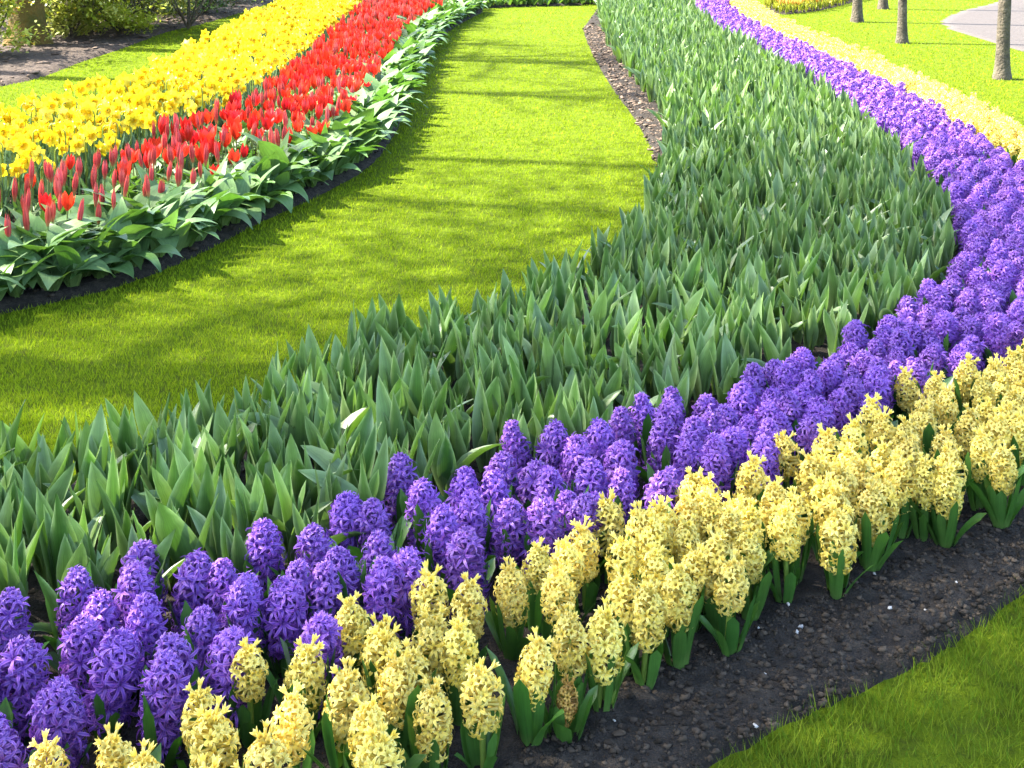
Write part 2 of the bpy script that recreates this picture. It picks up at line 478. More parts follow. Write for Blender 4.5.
PATH = np.vstack([PATH_E, [(PATH_E[-1][0] + 14, PATH_E[-1][1] + 3.0), (PATH_E[0][0] + 14, PATH_E[0][1] + 0.5)]])
SOILS = [BED_POLY, RIBBON_POLY, LEFT_BED, MULCH, TOP_BED, R_BED]


def in_soil(P):
    r = np.zeros(len(P), bool)
    for q in SOILS: r |= inside(P, q)
    return r


# ------------------------------------------------------------------ ground sheets
def edge_tree(polys):
    Q = []
    for p in polys:
        q = np.vstack([p, p[:1]])
        for a, b in zip(q[:-1], q[1:]):
            k = max(1, int(min(np.hypot(*(b - a)) / 0.02, 400)))
            Q.append(a + (b - a) * np.linspace(0, 1, k, endpoint=False)[:, None])
    Q = np.vstack(Q)
    t = kdtree.KDTree(len(Q))
    for i, c in enumerate(Q): t.insert((c[0], c[1], 0), i)
    t.balance()
    return t


def soil_z(X, Y, z0=0.016, amp=0.036, freq=17.0, seed=3):
    return z0 + amp * (fbm(X * freq, Y * freq, seed, 4) + 0.6 * vnoise(X * freq * 0.2, Y * freq * 0.2, seed + 9) - 0.5)


def sheet(name, polys, mat, step, z0, amp, freq, seed, bounds, soft=0.05):
    """a sheet of earth over the polygons that dips under the turf along their outlines"""
    x0, x1, y0, y1 = bounds
    xs, ys = np.arange(x0, x1, step), np.arange(y0, y1, step)
    X, Y = np.meshgrid(xs, ys)
    P = np.c_[X.ravel(), Y.ravel()]
    ins = np.zeros(len(P), bool)
    for p in polys: ins |= inside(P, p)
    I = ins.reshape(X.shape)
    g = I.copy()
    for dx, dy in ((1, 0), (-1, 0), (0, 1), (0, -1), (1, 1), (-1, -1), (1, -1), (-1, 1)): g |= np.roll(np.roll(I, dx, 1), dy, 0)
    keep = (g[:-1, :-1] & g[1:, :-1] & g[:-1, 1:] & g[1:, 1:]).ravel()
    nx = len(xs)
    i = (np.arange(len(ys) - 1)[:, None] * nx + np.arange(nx - 1)[None]).ravel()[keep]
    f = np.stack([i, i + 1, i + nx + 1, i + nx], 1)
    used, inv = np.unique(f, return_inverse=True)
    V = np.c_[P, soil_z(X, Y, z0, amp, freq, seed).ravel()][used]
    t = edge_tree(polys)
    J = ins[used]
    for k, v in enumerate(V):
        d = t.find((v[0], v[1], 0))
        e = d[2] if J[k] else -d[2]
        if e < soft:
            v[2] = v[2] * max(0.0, min(1.0, e / soft)) - 0.012 * max(0.0, 1 - e / (soft * 0.5))
    b = Buf(); b.add(V, inv.reshape(-1, 4), np.zeros((len(V), 3)))
    return tag(link(name, b.mesh(name, mat)), kind='structure')


gb = Buf()
gv = np.array([(-400, -400, 0), (400, -400, 0), (400, 800, 0), (-400, 800, 0.0)])
gb.add(gv, [(0, 1, 2, 3)], np.zeros((4, 3)))
tag(link('ground', gb.mesh('ground', MT['lawn'])), kind='structure')
ALL_BED = np.vstack([SOIL_EDGE, far_cap, OUT[::-1]])
sheet('soil', [ALL_BED], MT['soil'], 0.018, 0.016, 0.036, 17.0, 3, (-3.6, 6.6, 0.9, 22.6))
for _p in (LEFT_BED, TOP_BED, R_BED): sheet('soil', [_p], MT['soil'], 0.04, 0.016, 0.036, 17.0, 3, (-8.5, 9.5, 3.5, 24.2))
sheet('mulch_ground', [MULCH], MT['soil_brown'], 0.06, 0.016, 0.036, 17.0, 3, (-20.0, -1.5, 7.0, 34.0))
sheet('path', [PATH], MT['path'], 0.1, 0.006, 0.002, 3.0, 4, (3.0, 26.0, 9.0, 36.0), 0.001)


# ------------------------------------------------------------------ plants: shapes
def U(a, b): return random.uniform(a, b)


def floret(n=4, L=0.015, W=0.0055, tube_l=0.010, l0=0.25, l1=2.1, rnd=0.5, cols=2, k=6):
    b = Buf()
    for i in range(k):
        b.add(*blade(L * U(0.9, 1.1), W, i * 2 * math.pi / k + U(-.15, .15), l0, l1 * U(0.85, 1.15), n, 0.0, U(-.5, .5), (rnd + U(-.12, .12)) % 1, (0, 0, tube_l), 'petal', cols, 0.0022, pw=1.2))
    if tube_l > 0.004:
        b.add(*tube([(0, 0, 0), (0, 0, tube_l * 1.15)], [0.0024, 0.0034], 5, rnd))
    return b.arrays()


def spike(H, rad, rings, per, petal_w, seed, kind, n=4):
    """a hyacinth head of florets round the stem, from z = 0 up to H"""
    random.seed(seed)
    b, g = Buf(), Buf()
    drop = U(0.02, 0.07) if kind == 'purple' else U(0.02, 0.16)
    for i in range(rings):
        u = i / (rings - 1)
        z = H * (0.06 + 0.86 * u)
        if kind == 'purple':
            el = -0.35 + 1.25 * u ** 2.2
            prof = (0.88 + 0.18 * math.sin(math.pi * min(1, u * 0.9 + 0.1))) * (1 if u < 0.82 else 1 - 0.34 * (u - 0.82) / 0.18)
            m = per if u < 0.85 else max(4, per - 2)
        else:
            el = -0.55 + 1.75 * u ** 1.5
            prof = (0.78 + 0.30 * math.sin(math.pi * min(1, u * 0.85 + 0.12))) * (1 if u < 0.7 else 1 - 0.25 * (u - 0.7) / 0.3)
            m = per if u < 0.8 else max(3, per - 2)
        for j in range(m):
            if random.random() < drop * (1.6 if u < 0.25 else 1.0): continue
            az = 2 * math.pi * (j + 0.5 * (i % 2)) / m + U(-.25, .25)
            e = el + (U(-.38, .38) if kind == 'purple' else U(-.25, .25))
            d = (math.cos(az) * math.cos(e), math.sin(az) * math.cos(e), math.sin(e))
            rr = rad * prof * (U(0.78, 1.2) if kind == 'purple' else U(0.85, 1.16))
            z2 = z + U(-.004, .004)
            if kind == 'purple':
                pl = rr * 0.48
                fl = floret(n, pl * 1.35, petal_w, rr * 0.52, 0.35, U(1.9, 3.1), random.random())
            else:
                pl = rr * 0.50
                if u > 0.93:
                    fl = floret(n, pl * 0.95, petal_w, rr * 0.42, 0.15, 0.9, random.random())
                else:
                    fl = floret(n, pl * 1.10, petal_w, rr * 0.68, 0.22, U(2.3, 3.2), random.random())
            b.merge(fl, align(d, (math.cos(az) * 0.003, math.sin(az) * 0.003, z2), U(0, 6)))
    # upright tuft that ends the spike
    for j in range(4 if kind == 'yellow' else 5):
        az = j * 1.6 + U(-.4, .4)
        e = U(0.75, 1.25) if kind == 'yellow' else U(0.8, 1.4)
        d = (math.cos(az) * math.cos(e), math.sin(az) * math.cos(e), math.sin(e))
        if kind == 'yellow':
            fl = floret(n, rad * 0.46, petal_w, rad * U(0.5, 0.8), 0.12, U(0.4, 1.3), random.random())
        else:
            fl = floret(n, rad * 0.42, petal_w, rad * 0.2, 0.3, 1.5, random.random())
        b.merge(fl, align(d, (0, 0, H * 0.93), U(0, 6)))
    g.add(*tube([(0, 0, -0.01), (0, 0, H * 0.5), (0, 0, H * 0.97)], [0.006, 0.005, 0.003], 6, 0.5))
    return b, g


def strap_leaves(n, L, W, seed, spread=0.32, seg=5, r0=0.014):
    random.seed(seed)
    b = []
    for i in range(n):
        out = random.random() < 0.25
        b.append(blade(L * U(0.6, 1.15), W * U(0.7, 1.15), i * 2 * math.pi / n * 1.0 + U(-.45, .45), U(0.12, 0.42), U(0.35, 0.9) if out else U(-0.18, 0.28), seg, U(0.15, 0.4), U(-.5, .5), random.random(), (0, 0, -0.012), 'strap', 3, r0 * U(0.5, 1.1), 0.02))
    return b


def joined(parts):
    b = Buf()
    for p in parts: b.add(*p)
    return b


def tulip_leaf_set(seed, n, L, W, seg=8, cols=3, broad=False, droop=(1.5, 2.7)):
    random.seed(seed)
    out = []
    az = U(0, 6)
    for i in range(n):
        az += 2.4 + U(-.4, .4)
        k = 1.0 - 0.11 * i
        if broad:
            out.append(blade(L * U(0.85, 1.15), W * k * U(0.85, 1.1), az, U(0.1, 0.45), U(*droop), seg, 0.10, U(-.5, .5), random.random(), (0, 0, 0.0), 'broad', cols, 0.006, 0.035, 1.25))
        else:
            out.append(blade(L * k * U(0.85, 1.12), W * k * U(0.65, 1.2), az, U(0.02, 0.22), U(-0.05, 0.42) if random.random() < 0.84 else U(0.7, 1.5), seg, U(0.12, 0.60), U(-1.3, 1.3), random.random(), (0, 0, -0.01 + 0.012 * i), 'tulip', cols, 0.007, 0.03, random.choice((1.0, 1.0, 1.8))))
    return out


def tulip_cup(Hh, r_mid, r_tip, seed, na=5, nc=3):
    random.seed(seed)
    b = Buf()
    u = np.linspace(0, 1, na + 1)
    for k in range(6):
        inner = k % 2
        rr = (0.005 + (r_mid - 0.005) * np.sin(np.pi * 0.5 * np.clip(u / 0.5, 0, 1)) + (r_tip - r_mid) * np.clip((u - 0.5) / 0.5, 0, 1) ** 1.5) * (0.90 if inner else 1.0) * U(0.94, 1.06)
        ha = R(40) * (0.55 + 0.5 * np.sin(np.pi * u ** 0.8)) * np.clip((1 - u) / 0.4, 0.03, 1) ** 0.6
        c = np.linspace(-1, 1, nc + 1)
        th = k * math.pi / 3 + ha[:, None] * c[None] + U(-.06, .06)
        z = (Hh * U(0.95, 1.04) * (u - 0.02 * inner))[:, None] + 0 * c[None]
        v = np.stack([rr[:, None] * np.cos(th), rr[:, None] * np.sin(th), z], 2)
        a = np.stack([np.broadcast_to(c, v.shape[:2]), np.broadcast_to(u[:, None], v.shape[:2]), np.full(v.shape[:2], random.random())], 2)
        i = np.arange(na)[:, None] * (nc + 1) + np.arange(nc)[None]
        b.add(v.reshape(-1, 3), np.stack([i, i + 1, i + nc + 2, i + nc + 1], 2).reshape(-1, 4), a.reshape(-1, 3))
    return b


def daff_flower(seed, n=3, k=8):
    """petal ring and trumpet about the +z axis, apart"""
    random.seed(seed)
    p, t = Buf(), Buf()
    for i in range(6):
        p.add(*blade(0.040 * U(.9, 1.1), 0.027, i * math.pi / 3 + U(-.1, .1), R(72), R(U(75, 105)), n, 0.1, U(-.4, .4), random.random(), (0, 0, 0), 'petal', 3, 0.004))
    t.add(*tube([(0, 0, -0.006), (0, 0, 0.008), (0, 0, 0.022), (0, 0, 0.029)], [0.007, 0.010, 0.012, 0.018], k, random.random()))
    return p, t


PU = [spike(0.148 * q, 0.0425 * w, 14, 8, 0.0052, 100 + i, 'purple') for i, (q, w) in enumerate([(1.0, 1.0), (1.12, .98), (.92, 1.05), (1.2, .92), (1.05, 1.08), (0.98, 0.95)])]
YE = [spike(0.102 * q, 0.0355 * w, 9, 7, 0.0060, 200 + i, 'yellow') for i, (q, w) in enumerate([(1.0, 1.0), (1.12, .95), (.9, 1.08), (1.2, 1.0), (1.0, .9), (1.08, 1.1)])]
PU_LO = [spike(0.118, 0.044, 6, 6, 0.0090, 300 + i, 'purple', 2)[0].arrays() for i in range(4)]
YE_LO = [spike(0.104, 0.036, 6, 5, 0.0105, 310 + i, 'yellow', 2)[0].arrays() for i in range(4)]
HL = [strap_leaves(random.choice((7, 8, 9)), 0.158, 0.026, 400 + i, 0.22, 7, 0.018) for i in range(5)]
HL_LO = [joined(strap_leaves(4, 0.145, 0.032, 420 + i, seg=2)).arrays() for i in range(3)]

# ------------------------------------------------------------------ plants: placing
def hexfill(poly, gap, jit, seed, taken=None, tgap=None):
    rg = np.random.default_rng(seed)
    x0, y0 = poly.min(0); x1, y1 = poly.max(0)
    ys = np.arange(y0, y1, gap * 0.866)
    P = np.vstack([np.c_[np.arange(x0, x1, gap) + (gap / 2 if i % 2 else 0), np.full(len(np.arange(x0, x1, gap)), y)] for i, y in enumerate(ys)])
    P = P + rg.uniform(-jit, jit, P.shape) * gap
    P = P[inside(P, poly)]
    if taken is not None and len(taken):
        P = P[(((P[:, None] - taken[None]) ** 2).sum(2).min(1) > tgap ** 2)]
    return P


def split_view(P, z, most=300, side=1.3):
    """indices of the plants in the picture, nearest first up to MOST; the other ones that stand in it or close beside it"""
    q = proj(np.c_[P, np.full(len(P), z)])
    vis = (q[:, 0] > -15) & (q[:, 0] < 1039) & (q[:, 1] > -6) & (q[:, 1] < 785) & (q[:, 2] > 0.3)
    mx = side * FPX / q[:, 2]
    near = (q[:, 0] > -mx) & (q[:, 0] < 1024 + mx) & (P[:, 1] > 0.35)
    i = np.where(vis)[0]
    i = i[np.argsort(q[i, 2])]
    pick = i[:most]
    rest = np.setdiff1d(np.where(near)[0], pick)
    return pick, rest


ORD = 'first second third fourth fifth sixth seventh eighth ninth tenth eleventh twelfth thirteenth fourteenth fifteenth sixteenth seventeenth eighteenth nineteenth twentieth'.split()
TENS = {2: 'twenty', 3: 'thirty', 4: 'forty', 5: 'fifty'}


def nth(i):
    if i < 20: return ORD[i]
    t, u = divmod(i + 1, 10)
    return {2: 'twentieth', 3: 'thirtieth', 4: 'fortieth', 5: 'fiftieth'}[t] if u == 0 else TENS[t] + '-' + ORD[u - 1]


def cached(store, key, make):
    if key not in store: store[key] = make()
    return store[key]


MC = {}


def hyacinth(kind, x, y, h, var, rz, tilt, taz, label, group, wilted=False, s=1.0, tall=1.0):
    """flower spike, green stem and strap leaves under an empty at the plant's foot"""
    spikes = PU if kind == 'purple' else YE
    petal = MT['wilted'] if wilted else MT[kind]
    root = empty(kind + '_hyacinth', (x, y, 0.015), rz, label, 'hyacinth', group)
    H = 0.14 if kind == 'purple' else 0.15
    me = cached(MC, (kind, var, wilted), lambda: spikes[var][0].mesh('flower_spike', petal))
    sp = link('flower_spike', me, root)
    top = spikes[var][0].arrays()[0][:, 2].max()
    k = s
    sp.location = (0, 0, h - 0.015 - top * k)
    sp.scale = (k, k, k)
    sp.rotation_euler = (tilt * math.cos(taz), tilt * math.sin(taz), 0)
    axis = cached(MC, (kind, var, 'stem'), lambda: (lambda b: (b.add(*tube([(0, 0, -0.30), (0, 0, -0.1), (0, 0, 0.05), (0, 0, 0.105)], [0.0065, 0.006, 0.0045, 0.003], 6)), b.mesh('stem', MT['hstem' if kind == 'yellow' else 'pstem']))[1])(Buf()))
    stm = link('stem', axis, root)
    stm.location = (0, 0, h - 0.015 - top * k)
    stm.rotation_euler = sp.rotation_euler
    stm.scale = (1, 1, min(1.0, (h - 0.02 - top * k) / 0.30 + 0.12))
    lv = cached(MC, ('hl', var % 5), lambda: joined(HL[var % 5]).mesh('foliage', MT['hleaf']))
    f = link('foliage', lv, root)
    f.rotation_euler = (0, 0, U(0, 6)); q = (0.95 if kind == 'yellow' else 1.0) * U(0.9, 1.15); f.scale = (q, q, q * tall)
    return root


YEL_TIPS = [(47, 729), (120, 722), (201, 678), (214, 699), (249, 632), (304, 628), (291, 683), (270, 722), (356, 594), (380, 613), (346, 660), (367, 694), (398, 648), (429, 562), (433, 604), (469, 571), (459, 614), (482, 657), (408, 641), (433, 676), (384, 618), (378, 720), (513, 557), (536, 538), (531, 630), (558, 561), (566, 534), (608, 490), (584, 518), (624, 530), (660, 494), (657, 542), (602, 601), (626, 566), (647, 577), (571, 605), (686, 490), (691, 466), (709, 468), (749, 453), (787, 428), (689, 513), (679, 560), (731, 550), (732, 503), (750, 520), (775, 477), (795, 487), (817, 446), (835, 480), (713, 492), (909, 366), (936, 369), (964, 353), (872, 393), (827, 424), (814, 448), (848, 440), (826, 473), (838, 500), (886, 407), (905, 415), (882, 437), (901, 450), (871, 478), (948, 383), (926, 453), (948, 459), (971, 403), (983, 427), (998, 408), (1002, 371), (1016, 345), (1010, 399), (1020, 372), (946, 423), (925, 400), (1022, 408), (1004, 440)]
PUR_TIPS = [(5, 592), (77, 566), (140, 537), (194, 551), (220, 553), (237, 572), (260, 518), (293, 561), (316, 522), (80, 613), (21, 636), (56, 676), (105, 632), (142, 592), (181, 633), (223, 627), (-20, 650), (348, 490), (377, 496), (401, 453), (423, 479), (459, 467), (502, 450), (519, 418), (286, 575), (246, 575), (347, 545), (380, 525), (382, 555), (407, 545), (470, 489), (467, 526), (508, 493), (442, 503), (556, 420), (598, 418), (619, 406), (644, 394), (671, 387), (543, 495), (551, 465), (576, 434), (160, 655), (320, 560), (494, 470), (530, 455), (590, 455), (618, 440)]
yp = uns(YEL_TIPS, 0.232); pp = uns(PUR_TIPS, 0.225)
sgrid = np.arange(0, _sx, 0.02)
PUR_POLY = np.vstack([A + AN * 0.045, (A + AN * (wid(AS) - 0.035)[:, None])[::-1]])
YEL_POLY = np.vstack([A + AN * (wid(AS) + 0.04)[:, None], (A + AN * (wid(AS) + W2 - 0.055)[:, None])[::-1]])
ph = hexfill(PUR_POLY, 0.090, 0.26, 11, pp, 0.080)
yh = hexfill(YEL_POLY, 0.076, 0.24, 12)
yq = proj(np.c_[yh, np.full(len(yh), 0.232)])
close = (yh[:, 1] < 3.4) & (yq[:, 0] > 20) & (yq[:, 0] < 1040) & (yq[:, 1] < 740)
far_from = ((yh[:, None] - yp[None]) ** 2).sum(2).min(1) > np.where(close, np.where(yq[:, 0] < 620, 0.095, 0.068), 0.056) ** 2
yh = yh[far_from]
PURS = np.vstack([pp, ph]); YELS = np.vstack([yp, yh])


def size_word(h, m, tol=0.012):
    return 'tall ' if h > m + tol else 'short ' if h < m - tol else ''


def rows_labels(items, make):
    """items: (index, row key, sort value); labels counted along each row"""
    out = {}
    for key in sorted({k for _, k, _ in items}):
        r = sorted([(v, i) for i, k, v in items if k == key])
        for n, (v, i) in enumerate(r): out[i] = make(key, n, i)
    return out


def plant_hyacinths(kind, P, mean_h, seed):
    random.seed(seed)
    pick, rest = split_view(P, mean_h)
    s, t = st(P)
    w = wid(s)
    u = t / w if kind == 'purple' else (t - w) / W2
    hs = np.array([mean_h + random.gauss(0, 0.015) for _ in P])
    if kind == 'yellow': hs[:len(yp)] = 0.232
    else: hs[:len(pp)] = 0.225
    q = proj(np.c_[P, np.full(len(P), mean_h)])
    row = np.clip((u * 3).astype(int), 0, 2)
    items = [(i, int(row[i]), q[i, 0]) for i in pick if s[i] < 4.9]
    if kind == 'purple':
        where = ('in the row against the green tulip leaves', 'in the middle row of the purple ribbon', 'in the row against the yellow hyacinths')
        look = ('deep violet', 'blue violet', 'purple')
    else:
        where = ('in the row against the purple hyacinths', 'in the middle row of the yellow ribbon', 'in the front row beside the bare soil')
        look = ('pale yellow', 'soft yellow', 'yellow')
    lab = rows_labels(items, lambda k, n, i: f'{look[k]} hyacinth, {nth(n)} from the left {where[k]}' if n < 59 else None)
    where_far = ('on the tulip leaf side of the far sunlit purple ribbon', 'in the middle of the far sunlit purple ribbon', 'on the yellow side of the far sunlit purple ribbon') if kind == 'purple' else (
        'on the purple side of the far sunlit ribbon', 'in the middle of the far sunlit yellow ribbon', 'on the lawn side of the far sunlit yellow ribbon')
    if kind == 'yellow':
        wil = int(np.argmin(((P - un(571, 605, 0.232)) ** 2).sum(1)))
    for i in pick:
        random.seed(seed * 1000 + int(i))
        l = lab.get(i)
        if l is None:
            l = ('lilac purple hyacinth ' if kind == 'purple' else 'pale cream hyacinth ') + where_far[row[i]]
            g = f'{kind} hyacinths ' + where_far[row[i]]
        else:
            g = f'{kind} hyacinths in the near ribbon'
        # pushed a little apart from straight: lean towards the light and the open side
        tl = abs(random.gauss(0, 0.085))
        hyacinth(kind, P[i, 0], P[i, 1], hs[i], random.randrange(6), U(0, 6.28), tl, U(0, 6.28), l, g, s=U(0.92, 1.1) if kind == 'purple' else U(0.82, 1.0))
    # the far ones as one mass
    lo, ll = (PU_LO, HL_LO) if kind == 'purple' else (YE_LO, HL_LO)
    b, lb = Buf(), Buf()
    for i in rest:
        k = U(0.92, 1.1)
        b.merge(random.choice(lo), M4((P[i, 0], P[i, 1], hs[i] - (0.125 if kind == 'purple' else 0.115) * k), U(0, 6.28), k, U(0, .15), U(0, 6)), random.random())
        lb.merge(random.choice(ll), M4((P[i, 0], P[i, 1], 0.01), U(0, 6.28), U(.85, 1.05)), random.random())
    root = empty(kind + '_hyacinth_mass', (0, 0, 0), 0, ('lilac purple hyacinths packed along the farthest bend of the ribbon' if kind == 'purple' else 'pale cream yellow hyacinths packed along the farthest bend beside the tree lawn'), 'hyacinths')
    root['kind'] = 'stuff'
    o = link('blooms', b.mesh('blooms', MT[kind]), root); o['kind'] = 'stuff'
    o = link('foliage', lb.mesh('foliage', MT['hleaf']), root); o['kind'] = 'stuff'
    print(kind, len(P), len(pick), len(rest))


plant_hyacinths('purple', PURS, 0.222, 21)
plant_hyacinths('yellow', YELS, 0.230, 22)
# the small withered one leaning out of the front row
_w = un(565, 678, 0.135)
hyacinth('yellow', _w[0], _w[1], 0.135, 4, 0.4, 0.18, 2.0, 'small withered brownish yellow hyacinth low beside a taller one at the soil edge', None, True, 0.58, 0.7)

# leafy tulips without flowers
TL = [tulip_leaf_set(500 + i, random.choice((4, 4, 5)), 0.265, 0.066) for i in range(14)]
TL_LO = [joined(tulip_leaf_set(560 + i, 4, 0.265, 0.060, 5, 3)).arrays() for i in range(14)]


def leafy_tulips():
    random.seed(31)
    P = hexfill(LEAF_POLY, 0.098, 0.3, 31)
    dens = fbm(P[:, 0] * 2.2, P[:, 1] * 2.2, 77, 2)
    P = P[(dens > 0.14)]
    pick, rest = split_view(P, 0.12)
    s, t = st(P)
    le = np.sqrt(((P[:, None] - LEAF_EDGE[None]) ** 2).sum(2).min(1))
    q = proj(np.c_[P, np.full(len(P), 0.2)])
    key = np.where(le < 0.10, 0, np.where(t > -0.16, 1, 2))
    items = [(i, int(key[i]), q[i, 0]) for i in pick]
    inner = ['low leafy tulip standing among others in the middle of the shaded green bed', 'leafy tulip without bloom in the half of the green bed towards the lawn', 'leafy tulip without bloom in the half of the green bed towards the purple hyacinths']
    def mk(k, n, i):
        if k == 0 and n < 59: return f'leafy tulip without bloom, {nth(n)} from the left along the lawn edge of the green bed'
        if k == 1 and n < 59: return f'leafy tulip without bloom, {nth(n)} from the left in the row behind the purple hyacinths'
        return inner[1] if le[i] < -t[i] else inner[2]
    lab = rows_labels(items, mk)
    meshes = [[(lambda b: (b.add(*lf), b.mesh('leaf', MT['tleaf']))[1])(Buf()) for lf in st_] for st_ in TL]
    for i in pick:
        v = random.randrange(len(TL))
        l = lab[i]
        g = {0: 'leafy tulips along the lawn edge', 1: 'leafy tulips behind the purple hyacinths'}.get(int(key[i]), l.replace('leafy tulip', 'leafy tulips', 1)) if 'from the left' in l else l.replace('leafy tulip', 'leafy tulips', 1)
        root = empty('leafy_tulip', (P[i, 0], P[i, 1], 0.012), U(0, 6.28), l, 'tulip', g)
        k = U(0.8, 1.12)
        root.scale = (k, k, k)
        for m in meshes[v]: link('leaf', m, root)
    b = Buf()
    for i in rest:
        b.merge(random.choice(TL_LO), M4((P[i, 0], P[i, 1], 0.01), U(0, 6.28), U(0.82, 1.12)), random.random())
    tag(link('leafy_tulip_mass', b.mesh('leafy_tulip_mass', MT['tleaf'])), 'grey green leafy tulips filling the sunlit far part of the bed', 'tulips', None, 'stuff')
    print('tulip leaves', len(P), len(pick), len(rest))


leafy_tulips()

# red tulips above broad arching leaves
CUP = [tulip_cup(0.094, 0.0118, 0.005, 600, 6, 4), tulip_cup(0.088, 0.0145, 0.007, 601, 6, 4), tulip_cup(0.100, 0.0105, 0.004, 602, 6, 4), tulip_cup(0.088, 0.0240, 0.017, 603, 6, 4), tulip_cup(0.075, 0.0280, 0.030, 604, 6, 4), tulip_cup(0.070, 0.032, 0.045, 605, 6, 4)]
CUP_LO = [tulip_cup(0.085, r1, r2, 620 + i, 3, 2).arrays() for i, (r1, r2) in enumerate([(.017, .008), (.018, .01), (.027, .02), (.03, .04)])]
GL = [tulip_leaf_set(640 + i, 3, 0.25, 0.075, 7, 3, True, (0.5, 1.9)) for i in range(8)]
GL_LO = [joined(tulip_leaf_set(660 + i, 3, 0.22, 0.08, 4, 3, True, (0.6, 2.2))).arrays() for i in range(5)]


def red_tulips():
    random.seed(41)
    P = hexfill(EAST_POLY, 0.098, 0.28, 41)
    ed = np.sqrt(((P[:, None] - LAWN_W[None]) ** 2).sum(2).min(1))
    P, ed = P[ed > 0.24], ed[ed > 0.24]
    ry = np.sqrt(((P[:, None] - RY[None]) ** 2).sum(2).min(1))
    P, ed = P[ry > 0.05], ed[ry > 0.05]
    thin = np.random.default_rng(44).random(len(P)) < np.where(P[:, 1] < 7.5, 0.68, 0.9)
    P, ed = P[thin], ed[thin]
    pick, rest = split_view(P, 0.25)
    q = proj(np.c_[P, np.full(len(P), 0.25)])
    opn = fbm(P[:, 0] * 1.7, P[:, 1] * 1.1, 55, 2) + np.clip((P[:, 1] - 5.0) * 0.05, -0.1, 0.16)
    kind = np.array([random.choice((3, 4, 5)) if o > 0.65 and random.random() < 0.7 else random.choice((3, 3, 4)) if random.random() < 0.12 else random.choice((0, 1, 2)) for o in opn])
    items = [(i, 0 if ed[i] < 0.36 else 1, q[i, 0]) for i in pick]
    names = {0: 'closed slim red tulip bud', 3: 'plump half open red tulip', 5: 'wide open bright red tulip'}
    def nm(i): return names[0] if kind[i] < 3 else names[3] if kind[i] == 3 else names[5]
    lab = rows_labels(items, lambda k, n, i: (f'{nm(i)}, {nth(n)} from the left along the lawn edge' if k == 0 and n < 59 else f'{nm(i)} in the band between the broad leaves and the daffodils'))
    cm = [c.mesh('flower', MT['red_bud'] if j < 3 else MT['red_open']) for j, c in enumerate(CUP)]
    sb = Buf(); sb.add(*tube([(0, 0, -0.01), (0.003, 0, 0.5), (0, 0, 1.0)], [0.0045, 0.004, 0.0036], 6))
    sm = sb.mesh('stem', MT['tstem'])
    gm = [joined(g).mesh('foliage', MT['gleaf']) for g in GL]
    for i in pick:
        l = lab[i]
        root = empty('red_tulip', (P[i, 0], P[i, 1], 0.012), U(0, 6.28), l, 'tulip', l + 's' if 'from the left' not in l else 'red tulips along the lawn edge')
        if 'from the left' not in l: root['group'] = l
        h = (0.205 if ed[i] < 0.36 else 0.225) * U(0.82, 1.16)
        s_ = link('stem', sm, root); s_.scale = (1, 1, h)
        f = link('flower', cm[kind[i]], root); f.location = (0, 0, h - 0.002); k = U(0.85, 1.2); f.scale = (k, k, k * U(0.95, 1.15)); f.rotation_euler = (U(-.14, .14), U(-.14, .14), U(0, 6))
        g = link('foliage', random.choice(gm), root); g.rotation_euler = (0, 0, U(0, 6)); k = U(0.85, 1.15) * (1.1 if ed[i] < 0.36 else 0.9); g.scale = (k, k, k)
    fb, fo, lb = Buf(), Buf(), Buf()
    for i in rest:
        h = 0.225 * U(0.82, 1.16)
        j = 0 if kind[i] < 3 else kind[i] - 2
        (fb if j == 0 else fo).merge(CUP_LO[j if j else random.randrange(2)], M4((P[i, 0], P[i, 1], h), U(0, 6), U(0.9, 1.25), U(0, .14), U(0, 6)), random.random())
        lb.merge(random.choice(GL_LO), M4((P[i, 0], P[i, 1], 0.01), U(0, 6), U(0.85, 1.1)), random.random())
        lb.add(*tube([(P[i, 0], P[i, 1], 0), (P[i, 0], P[i, 1], h)], 0.004, 3))
    root = tag(empty('red_tulip_mass', (0, 0, 0)), 'red tulips massed along the far sunlit stretch of the curved bed', 'tulips', None, 'stuff')
    for n, b, m in (('buds', fb, 'red_bud'), ('open_flowers', fo, 'red_open'), ('foliage', lb, 'gleaf')):
        link(n, b.mesh(n, MT[m]), root)['kind'] = 'stuff'
    # skirt of broad leaved plants that hang over the soil along the lawn
    random.seed(43)
    E = []
    for off in (0.085, 0.17, 0.27):
        T = np.gradient(LAWN_W, axis=0); T /= np.linalg.norm(T, axis=1)[:, None]
        N = np.c_[-T[:, 1], T[:, 0]]
        line = LAWN_W + N * off
        s = np.r_[0, np.cumsum(np.hypot(*np.diff(line, axis=0).T))]
        for u in np.arange(0, s[-1], 0.105):
            u2 = u + U(-.03, .03)
            E.append((np.interp(u2, s, line[:, 0]), np.interp(u2, s, line[:, 1]), off))
    E = np.array(E)
    qq = proj(np.c_[E[:, :2], np.full(len(E), 0.1)])
    order = np.argsort(qq[:, 0])
    cnt = {0.085: 0, 0.17: 0, 0.27: 0}
    skirt = [tulip_leaf_set(680 + i, 5, 0.285, 0.120, 10, 3, True, (0.9, 2.9)) for i in range(8)]
    sk = [[(lambda b: (b.add(*lf), b.mesh('leaf', MT['gleaf']))[1])(Buf()) for lf in ss] for ss in skirt]
